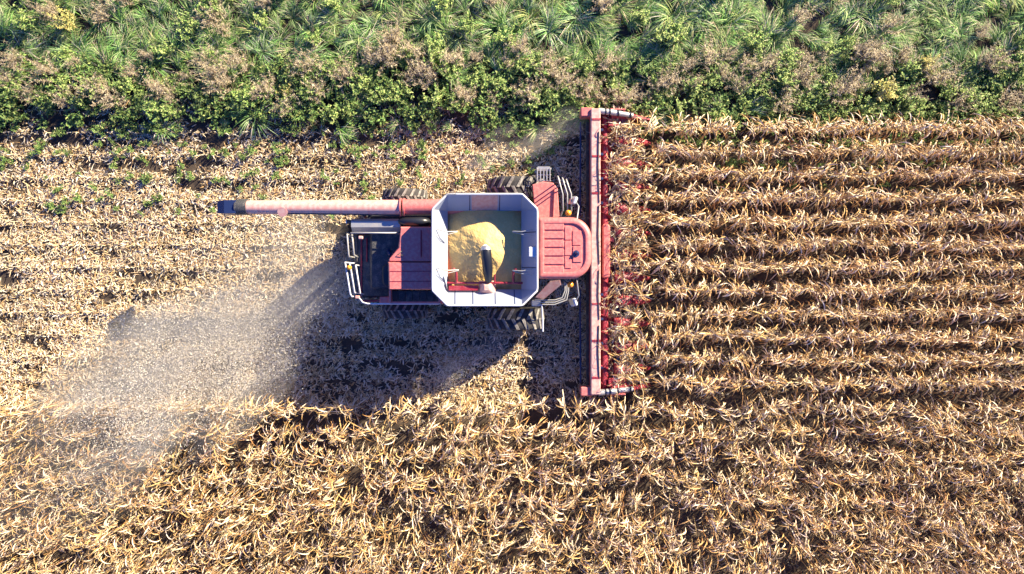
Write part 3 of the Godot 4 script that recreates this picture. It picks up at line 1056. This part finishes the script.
	slab(st, PackedVector2Array([Vector2(-4.95, -0.58), Vector2(-3.75, -0.58), Vector2(-3.75, 1.42), Vector2(-4.80, 1.42), Vector2(-4.98, 1.25)]), 1.3, 2.25, 0.06)
	build(st, "straw_hood", M.deck, root)
	for q in [[-1.02, -4.86], [1.50, -4.70]]:
		st = mb()
		plate(st, [Vector3(-3.7, 0.95, q[0]), Vector3(-3.7, 2.58, q[0]), Vector3(q[1], 2.58, q[0]), Vector3(q[1] - 0.12, 1.2, q[0]), Vector3(q[1] + 0.2, 0.85, q[0])], 0.05)
		build(st, "rear_side_panel", M.red_deep, root)
	st = mb()
	bx(st, Vector3(-4.86, 1.75, 0.24), Vector3(0.05, 1.1, 2.4), 0.015)
	build(st, "rear_door", M.dark, root)
	st = mb()
	var rg := []
	for k in 6:
		var t := k / 5.0
		rg.append(ring_at(rounded(-4.15 + 0.14 * t, -3.74, 0.28 + 0.12 * t, 1.15 - 0.1 * t, 0.16, 0.05, 0.03 * t), 2.22 + 0.42 * sin(t * PI / 2)))
	loft(st, rg, true, false, true)
	build(st, "air_cleaner", M.black, root)
	st = mb()
	tube(st, [Vector3(-3.84, 2.4, -0.1), Vector3(-3.80, 2.75, 0.02), Vector3(-3.72, 2.85, 0.12)], 0.06, 10)
	build(st, "intake_hose", M.navy, root)
	for q in [[-4.72, -0.5, 1.35], [-4.55, -0.45, 0.3]]:
		st = mb()
		bx(st, Vector3(q[0], 2.28, (q[1] + q[2]) / 2), Vector3(0.05, 0.06, q[2] - q[1]), 0.012)
		build(st, "stiffener", M.red_deep, root)
	st = mb()
	tube(st, [Vector3(-4.42, 2.25, 0.78), Vector3(-4.42, 2.36, 0.78)], [0.14, 0.12], 14)
	build(st, "filler_cap", M.dark, root)
	st = mb()
	bx(st, Vector3(-4.55, 1.05, 0.0), Vector3(0.55, 0.5, 1.7), 0.06)
	build(st, "straw_chopper", M.red_deep, root)
	for z in [-0.5, 0.5]:
		st = mb()
		tube(st, [Vector3(-4.66, 0.62, z), Vector3(-4.66, 0.69, z)], 0.38, 18)
		tube(st, [Vector3(-4.66, 0.68, z), Vector3(-4.66, 0.86, z)], 0.07, 10)
		for k in 6:
			var b := Basis(Vector3.UP, TAU * k / 6.0)
			bx(st, Vector3(-4.66, 0.73, z) + b * Vector3(0.2, 0, 0), Vector3(0.34, 0.09, 0.02), 0.004, b)
		build(st, "spreader_disc", M.dark, root)
	var rails := [
		[Vector3(-5.02, 2.2, -0.52), Vector3(-5.04, 2.95, -0.52), Vector3(-5.02, 3.0, -0.40), Vector3(-4.98, 3.0, 0.1), Vector3(-4.98, 2.95, 0.16), Vector3(-4.95, 2.2, 0.16)],
		[Vector3(-4.90, 2.2, -0.52), Vector3(-4.92, 2.85, -0.50), Vector3(-4.88, 2.9, -0.38), Vector3(-4.84, 2.9, 0.1), Vector3(-4.84, 2.2, 0.16)],
		[Vector3(-5.02, 2.2, 0.34), Vector3(-5.10, 2.95, 0.34), Vector3(-5.06, 3.0, 0.50), Vector3(-4.93, 3.0, 1.30), Vector3(-4.90, 2.95, 1.38), Vector3(-4.88, 2.2, 1.38)],
		[Vector3(-4.95, 2.2, 0.34), Vector3(-4.98, 2.85, 0.36), Vector3(-4.94, 2.9, 0.50), Vector3(-4.82, 2.9, 1.26), Vector3(-4.78, 2.2, 1.30)],
		[Vector3(-4.80, 2.2, 0.42), Vector3(-4.80, 2.8, 0.42), Vector3(-4.66, 2.85, 1.28), Vector3(-4.66, 2.2, 1.32)],
		[Vector3(-4.72, 2.2, 1.36), Vector3(-4.70, 2.9, 1.40), Vector3(-4.55, 3.0, 1.56), Vector3(-4.40, 3.0, 1.60), Vector3(-2.30, 3.0, 1.60), Vector3(-2.24, 2.95, 1.60), Vector3(-2.22, 2.5, 1.60)],
		[Vector3(-4.90, 2.3, -0.48), Vector3(-4.92, 2.95, -0.56), Vector3(-3.50, 2.98, -0.56), Vector3(-3.48, 2.4, -0.56)]]
	for r in rails:
		st = mb()
		tube(st, r, 0.026, 7)
		build(st, "handrail", M.white if r[0].z > 0.3 else M.grey, root)
	var rb := holder("beacon", root)
	st = mb()
	tube(st, [Vector3(-4.95, 2.98, 0.50), Vector3(-4.95, 3.04, 0.50)], 0.07, 12)
	build(st, "mount", M.dark, rb)
	st = mb()
	tube(st, [Vector3(-4.95, 3.04, 0.50), Vector3(-4.95, 3.12, 0.50), Vector3(-4.95, 3.16, 0.50)], [0.075, 0.07, 0.02], 12)
	build(st, "lens", M.orange, rb)
	for q in [[-4.62, -0.42], [-4.72, 1.40]]:
		st = mb()
		bx(st, Vector3(q[0], 2.95, q[1]), Vector3(0.14, 0.08, 0.10), 0.02)
		build(st, "rail_bracket", M.red_faded, root)

	# feeder house
	st = mb()
	bx(st, Vector3(1.72, 0.98, 0), Vector3(1.75, 0.62, 1.2), 0.04, Basis(Vector3.FORWARD, 0.25))
	build(st, "feeder_house", M.red_deep, root)

	# the corn in the tank
	make_grain(Vector3(0, 0, -1.09))

func make_grain(off: Vector3) -> void:
	var n := FastNoiseLite.new()
	n.seed = 4
	n.frequency = 2.2
	var st := mb()
	st.set_smooth_group(0)
	var W := 120
	var H := 120
	var f := func(i: int, j: int) -> Vector3:
		var x := -1.95 + 2.24 * i / float(W)
		var z := -1.22 + 2.39 * j / float(H)
		var d := Vector2(x + 0.80, (z + 0.22) * 0.95).length()
		var y := 3.70 - 0.40 * sqrt(d * d + 0.02) - 0.05 * d * d
		var d2 := Vector2(x + 0.45, z - 0.15).length()
		y += 0.05 * exp(-d2 * d2 * 18.0)
		y += n.get_noise_2d(x, z) * 0.03 + n.get_noise_2d(x * 9.0, z * 9.0) * 0.009 + n.get_noise_2d(x * 30.0, z * 30.0) * 0.008
		return Vector3(x, maxf(y, 3.0), z) + off
	for i in W:
		for j in H: quad(st, f.call(i, j), f.call(i + 1, j), f.call(i + 1, j + 1), f.call(i, j + 1))
	# closed below, so that the heap is a solid body
	var lo := 2.6
	for i in W:
		for e in [0, H]:
			var a: Vector3 = f.call(i, e)
			var b: Vector3 = f.call(i + 1, e)
			quad(st, a, b, Vector3(b.x, lo, b.z), Vector3(a.x, lo, a.z))
	for j in H:
		for e in [0, W]:
			var a: Vector3 = f.call(e, j)
			var b: Vector3 = f.call(e, j + 1)
			quad(st, a, b, Vector3(b.x, lo, b.z), Vector3(a.x, lo, a.z))
	quad(st, Vector3(-1.95, lo, -1.22) + off, Vector3(0.29, lo, -1.22) + off, Vector3(0.29, lo, 1.17) + off, Vector3(-1.95, lo, 1.17) + off)
	var o := build(st, "corn_grain", M.grain)
	tag(o, "heap of yellow corn kernels filling the open grain tank", "grain", "", "stuff")

# ---------------------------------------------------------------- header
func make_header() -> void:
	var c := Vector3(2.72, 0, -1.15)
	var root := base("corn_header", c)
	tag(root, "long red twelve-row corn header mounted across the combine's front", "corn header")
	var st := mb()
	var half := 4.66
	bx(st, Vector3(0.0, 1.22, 0), Vector3(0.32, 0.26, half * 2), 0.03)
	build(st, "main_beam", M.red_faded, root)
	st = mb()
	bx(st, Vector3(-0.10, 0.75, -2.66), Vector3(0.05, 0.72, half * 2 - 5.34), 0.01)
	bx(st, Vector3(-0.10, 0.75, 2.66), Vector3(0.05, 0.72, half * 2 - 5.34), 0.01)
	build(st, "back_sheet", M.red_deep, root)
	st = mb()
	bx(st, Vector3(-0.16, 0.36, 0), Vector3(0.14, 0.14, half * 2), 0.02)
	build(st, "lower_beam", M.dark, root)
	st = mb()
	bx(st, Vector3(0.36, 0.40, 0), Vector3(0.75, 0.05, half * 2 - 0.1), 0.01)
	build(st, "trough", M.red_deep, root)
	# cross auger with flights winding to the middle
	var au := holder("cross_auger", root)
	st = mb()
	tube(st, [Vector3(0.34, 0.82, -half + 0.1), Vector3(0.34, 0.82, half - 0.1)], 0.13, 14)
	build(st, "core", M.red_deep, au)
	for s in [-1.0, 1.0]:
		st = mb()
		var prev := []
		var turns := 7.0
		for k in 141:
			var t := k / 140.0
			var a: float = t * turns * TAU * s
			var z: float = s * lerpf(half - 0.15, 0.55, t)
			var d := Vector3(cos(a), sin(a), 0)
			var cur := [Vector3(0.34, 0.82, z) + d * 0.12, Vector3(0.34, 0.82, z) + d * 0.26]
			if prev: quad(st, prev[0], prev[1], cur[1], cur[0])
			prev = cur
		build(st, "flight", M.red_deep, au)
	for k in 6:
		st = mb()
		var b := Basis(Vector3.BACK, TAU * k / 6.0 + 0.3)
		bx(st, Vector3(0.34, 0.82, -0.42 + k * 0.17) + b * Vector3(0.2, 0, 0), Vector3(0.24, 0.03, 0.15), 0.008, b)
		build(st, "paddle", M.red, au)
	# shield over the middle of the auger
	st = mb()
	loft(st, [ring_at(rounded(0.24, 0.50, -0.92, 0.86, 0.08, 0.12, 0.0), 0.98), ring_at(rounded(0.24, 0.50, -0.92, 0.86, 0.08, 0.12, 0.0), 1.10), ring_at(rounded(0.24, 0.50, -0.92, 0.86, 0.08, 0.12, 0.05), 1.15)], true, true, true)
	build(st, "center_shield", M.red, root)
	# row units
	for i in 12:
		var z := ROW0 + i * PITCH - c.z
		var ru := holder("row_unit", root, Vector3(0, 0, z))
		for s in [-1.0, 1.0]:
			st = mb()
			bx(st, Vector3(1.12, 0.60, 0.11 * s), Vector3(0.95, 0.03, 0.15), 0.008, Basis(Vector3.FORWARD, 0.30))
			build(st, "deck_plate", M.dark, ru)
			st = mb()
			for k in 9:
				var x := 0.75 + k * 0.10
				bx(st, Vector3(x, 0.78 - (x - 0.7) * 0.30, 0.085 * s), Vector3(0.05, 0.05, 0.05), 0.01)
			build(st, "gathering_chain", M.dark, ru)
		st = mb()
		bx(st, Vector3(0.80, 0.66, 0.0), Vector3(0.10, 0.12, 0.30), 0.02)
		build(st, "sprocket_guard", M.navy, ru)
	# dividers between the rows
	for i in range(1, 12):
		var z2 := ROW0 + (i - 0.5) * PITCH - c.z
		snout(root, z2, 0.24, 0.66, 2.0, 0.95, M.red_deep)
	# ends
	for s in [-1.0, 1.0]:
		var zc: float = half * s
		var e := holder("end_divider", root)
		st = mb()
		bx(st, Vector3(0.42, 0.80, zc), Vector3(1.15, 0.80, 0.05), 0.015)
		bx(st, Vector3(-0.28, 1.02, zc - 0.10 * s), Vector3(0.40, 0.50, 0.30), 0.03)
		build(st, "end_panel", M.red, e)
		st = mb()
		var rings := []
		for k in 8:
			var t := k / 7.0
			var x := lerpf(0.55, 1.92, t)
			var top := lerpf(1.16, 0.55, pow(t, 1.2))
			var w := 0.17 * (1.0 - 0.75 * t)
			var zz: float = zc - 0.10 * s + s * (-0.10) * t
			rings.append(PackedVector3Array([Vector3(x, 0.25, zz - w), Vector3(x, top - 0.10, zz - w), Vector3(x, top, zz - w * 0.5), Vector3(x, top, zz + w * 0.5), Vector3(x, top - 0.10, zz + w), Vector3(x, 0.25, zz + w)]))
		loft(st, rings, true, true, true, false)
		build(st, "end_snout", M.red_deep, e)
		st = mb()
		tube(st, [Vector3(0.10, 1.24, zc - 0.06 * s), Vector3(0.52, 1.22, zc - 0.10 * s), Vector3(1.25, 1.0, zc - 0.16 * s)], [0.10, 0.10, 0.075], 12)
		build(st, "gatherer_roller", M.grey, e)
		for k in [0, 1, 3, 6]:
			st = mb()
			var p := Vector3(0.30 + k * 0.14, 1.232 - maxf(0, k - 2) * 0.05, zc - (0.08 + k * 0.012) * s)
			tube(st, [p, p + Vector3(0.04, -0.008, 0)], 0.112, 12)
			build(st, "roller_ring", M.black, e)
		st = mb()
		bx(st, Vector3(0.75, 0.92, zc - 0.36 * s), Vector3(0.62, 0.05, 0.30), 0.02, Basis(Vector3.FORWARD, 0.2))
		build(st, "cover", M.red_deep, e)
	# hoses, lamps and stays on the beam
	for q in [[-3.9, -1.6], [-1.5, 0.4], [0.6, 2.2], [2.4, 4.1]]:
		st = mb()
		tube(st, [Vector3(0.10, 1.37, q[0]), Vector3(0.08, 1.375, (q[0] + q[1]) / 2), Vector3(0.12, 1.37, q[1])], 0.016, 6)
		build(st, "hydraulic_hose", M.dark, root)
	for z in [-4.3, -3.1, -1.9, 1.7, 2.9, 4.1]:
		st = mb()
		bx(st, Vector3(0.02, 1.355, z), Vector3(0.28, 0.02, 0.07), 0.006)
		build(st, "clamp", M.red_deep, root)
	for z in [-4.0, -3.2, -2.4, -1.6, 1.4, 2.2, 3.0, 3.8]:
		st = mb()
		bx(st, Vector3(0.22, 1.08, z), Vector3(0.10, 0.16, 0.09), 0.02)
		build(st, "bracket", M.navy, root)
	st = mb()
	tube(st, [Vector3(-0.45, 0.85, -half + 0.35), Vector3(-0.47, 0.82, -1.2)], 0.03, 8)
	tube(st, [Vector3(-0.45, 0.85, half - 0.35), Vector3(-0.47, 0.82, 1.2)], 0.03, 8)
	build(st, "drive_shaft", M.navy, root)

func make_trash() -> void:
	var meshes := []
	for k in 4: meshes.append(litter_mesh(350 + k, 34, 0.22, 0.2))
	rng.seed = 97
	var spots := []
	for i in 150:
		var z := rng.randf_range(-5.6, 3.4)
		var x := rng.randf_range(2.95, 4.1)
		var y := 0.66 if x < 3.35 else lerpf(0.93, 0.55, (x - 3.35) / 0.75)
		var b := Basis(Vector3.UP, rng.randf() * TAU) * Basis(Vector3.RIGHT, rng.randf_range(-0.3, 0.3))
		var t := rng.randf_range(0.45, 0.85)
		spots.append([Transform3D(b.scaled(Vector3.ONE * rng.randf_range(0.9, 1.5)), Vector3(x, y, z)), Color(t, t, t), rng.randi() % 4])
	spread("corn_trash", "leaf_bits", meshes, M.straw, spots, "torn corn leaves lying on the red header's row units", "leaves")

func snout(root: Node3D, z: float, x0: float, x1: float, x2: float, top0: float, m: Material) -> void:
	var sn := holder("divider_snout", root, Vector3(0, 0, z))
	var sect := func(x: float, w: float, top: float, bot: float) -> PackedVector3Array:
		var r := PackedVector3Array()
		for k in 9:
			var a := PI * k / 8.0
			r.append(Vector3(x, bot + (top - bot) * pow(sin(a), 0.7), cos(a) * w))
		return r
	var st := mb()
	loft(st, [sect.call(x1, 0.25, top0 - 0.08, 0.55), sect.call(x1 + 0.05, 0.255, top0, 0.5), sect.call(1.0, 0.25, 0.88, 0.42), sect.call(1.28, 0.22, 0.74, 0.35)], true, true, true)
	build(st, "hood", m, sn)
	st = mb()
	loft(st, [sect.call(1.29, 0.23, 0.76, 0.34), sect.call(1.5, 0.19, 0.62, 0.28), sect.call(1.75, 0.12, 0.44, 0.20), sect.call(x2 - 0.04, 0.05, 0.25, 0.14), sect.call(x2, 0.015, 0.18, 0.14)], true, true, true)
	build(st, "nose_cone", m, sn)

# ---------------------------------------------------------------- dust
func make_dust() -> void:
	rng.seed = 88
	var dust := FogMaterial.new()
	dust.albedo = lin(0.99, 0.94, 0.84)
	dust.density = 0.10
	var thin := FogMaterial.new()
	thin.albedo = dust.albedo
	thin.density = 0.035
	var plume := base("dust_plume", Vector3(-6, 0, 0))
	tag(plume, "pale dust plume drifting to the lower left behind the combine", "dust", "", "stuff")
	var puff := func(parent: Node3D, at: Vector3, size: Vector3, turn: float, m: FogMaterial) -> void:
		var v := FogVolume.new()
		v.shape = RenderingServer.FOG_VOLUME_SHAPE_ELLIPSOID
		v.name = "dust_puff"
		v.size = size
		v.material = m
		parent.add_child(v, true)
		v.position = at - parent.position
		v.rotation.y = turn
	# the core leaves the straw hood and thins as it drifts
	for i in 34:
		var t := (i + rng.randf()) / 34.0
		var way := Vector3(-5.7 - 7.2 * t, 0, 0.1 + 4.4 * t)
		var wide := 1.5 + 1.5 * t
		var at := way + Vector3(rng.randf_range(-0.7, 0.7) * wide, rng.randf_range(0.5, 1.5 + t), rng.randf_range(-0.65, 0.65) * wide)
		var s := rng.randf_range(0.8, 2.2) * (0.9 + 0.6 * t)
		puff.call(plume, at, Vector3(s * rng.randf_range(1.2, 2.2), s * rng.randf_range(0.6, 1.0), s * rng.randf_range(0.5, 0.9)), 0.6 + rng.randf_range(-0.3, 0.3), dust)
	for q in [[-6.9, 1.7, -1.2, 3.6, 3.0, 2.8], [-6.4, 1.7, -0.6, 2.6, 2.8, 3.4], [-7.6, 1.6, -0.4, 4.2, 2.8, 3.0],  [-9.0, 1.5, 1.4, 6.5, 2.4, 4.2], [-12.0, 1.6, 3.2, 8.0, 2.6, 5.0], [-8.5, 1.2, -1.4, 5.0, 1.6, 2.6], [-14.0, 1.6, 5.5, 8.0, 2.4, 5.0]]:
		puff.call(plume, Vector3(q[0], q[1], q[2]), Vector3(q[3], q[4], q[5]), 0.6, thin)
	var w := base("wheel_dust", Vector3(-1, 0, 2))
	tag(w, "thin streak of dust behind the lower front wheel", "dust", "", "stuff")
	for i in 7:
		var t2 := (i + rng.randf()) / 7.0
		puff.call(w, Vector3(-0.1 - 2.6 * t2, 0.7 + 0.2 * t2, 1.45 + 1.5 * t2 + rng.randf_range(-0.2, 0.2)), Vector3(rng.randf_range(1.0, 1.8), 0.6, rng.randf_range(0.4, 0.7)), 0.62, dust)
	var e := base("header_dust", Vector3(1, 0, -5))
	tag(e, "faint dust blown from the header's upper end over the stubble", "dust", "", "stuff")
	for i in 9:
		var t3 := (i + rng.randf()) / 9.0
		puff.call(e, Vector3(2.4 - 3.8 * t3, 0.9, -5.6 + 1.3 * t3 + rng.randf_range(-0.4, 0.4)), Vector3(rng.randf_range(1.2, 2.0), 0.8, rng.randf_range(0.5, 0.9)), 0.5, dust)

# countless chaff flecks, added in the air to brighten the dust plume
func make_chaff() -> void:
	var meshes := []
	for k in 5:
		rng.seed = 2100 + k
		var st := mb()
		for i in 420:
			var p := Vector3(rng.randfn(0.0, 0.42), rng.randfn(0.0, 0.26), rng.randfn(0.0, 0.30))
			st.set_color(Color(0.80, 0.74, 0.62) * rng.randf_range(0.8, 1.1))
			var u := Vector3(rng.randf_range(-1, 1), rng.randf_range(-1, 1), rng.randf_range(-1, 1)).normalized() * rng.randf_range(0.004, 0.010)
			var v := u.cross(Vector3(rng.randf_range(-1, 1), rng.randf_range(-1, 1), rng.randf_range(-1, 1)).normalized()) * 0.8
			quad(st, p - u - v, p + u - v, p + u + v, p - u + v)
		st.generate_normals()
		meshes.append(st.commit())
	rng.seed = 2200
	var spots := []
	for i in 250:
		var t := pow(rng.randf(), 0.8)
		var at := Vector3(-5.7 - 7.4 * t, 0, -0.4 + 4.8 * t) + Vector3(rng.randfn(0, 0.6 + 0.6 * t), 0.8 + 1.2 * rng.randf() + 0.5 * t, rng.randfn(0, 0.6 + 0.55 * t))
		var b := Basis(Vector3.UP, 0.62 + rng.randf_range(-0.25, 0.25)).scaled_local(Vector3(rng.randf_range(0.9, 1.6), 1, rng.randf_range(0.6, 1.0)) * (0.8 + 0.5 * t))
		spots.append([Transform3D(b, at), Color(1, 1, 1), rng.randi() % 5])
	for i in 20:
		var t2 := rng.randf()
		spots.append([Transform3D(Basis(Vector3.UP, 0.62).scaled(Vector3.ONE * 0.6), Vector3(-0.2 - 2.2 * t2, 0.7, 1.7 + 1.3 * t2 + rng.randfn(0, 0.15))), Color(1, 1, 1), rng.randi() % 5])
	spread("added_chaff", "flecks", meshes, M.straw, spots, "flecks of pale chaff added in the air to brighten the dust behind the combine", "chaff")

# ---------------------------------------------------------------- all of it
func _ready() -> void:
	var cam := Camera3D.new()
	cam.name = "camera"
	cam.position = Vector3(0, EYE, 0)
	cam.rotation_degrees = Vector3(-90, 0, 0)
	cam.fov = 38.58
	cam.far = 2000.0
	cam.current = true
	add_child(cam)

	var we := WorldEnvironment.new()
	we.name = "world"
	var env := Environment.new()
	var sky := Sky.new()
	var sm := ProceduralSkyMaterial.new()
	sm.sky_top_color = Color(0.18, 0.36, 0.74)
	sm.sky_horizon_color = Color(0.58, 0.68, 0.82)
	sm.sky_curve = 0.15
	sm.ground_bottom_color = Color(0.35, 0.28, 0.2)
	sm.ground_horizon_color = Color(0.6, 0.62, 0.62)
	sky.sky_material = sm
	env.sky = sky
	env.background_mode = Environment.BG_SKY
	env.background_energy_multiplier = 0.46
	env.ambient_light_source = Environment.AMBIENT_SOURCE_SKY
	env.tonemap_mode = Environment.TONE_MAPPER_LINEAR
	env.tonemap_exposure = 3.35
	env.sdfgi_enabled = true
	env.ssao_enabled = true
	env.ssil_enabled = true
	env.volumetric_fog_enabled = true
	env.volumetric_fog_density = 0.0
	we.environment = env
	add_child(we)

	var sun := DirectionalLight3D.new()
	sun.name = "sun"
	sun.light_energy = 1.6
	sun.light_color = Color(1.0, 0.935, 0.82)
	sun.light_angular_distance = 0.5
	sun.shadow_enabled = true
	add_child(sun)
	var el := deg_to_rad(25.5)
	var to_sun := Vector3(0.78 * cos(el), sin(el), -0.625 * cos(el)).normalized()
	sun.look_at_from_position(to_sun * 50.0, Vector3.ZERO, Vector3.UP)

	make_materials()
	make_ground()
	make_litter()
	make_stubble()
	make_corn()
	make_weeds()
	make_combine()
	make_header()
	make_trash()
	make_dust()
	make_chaff()
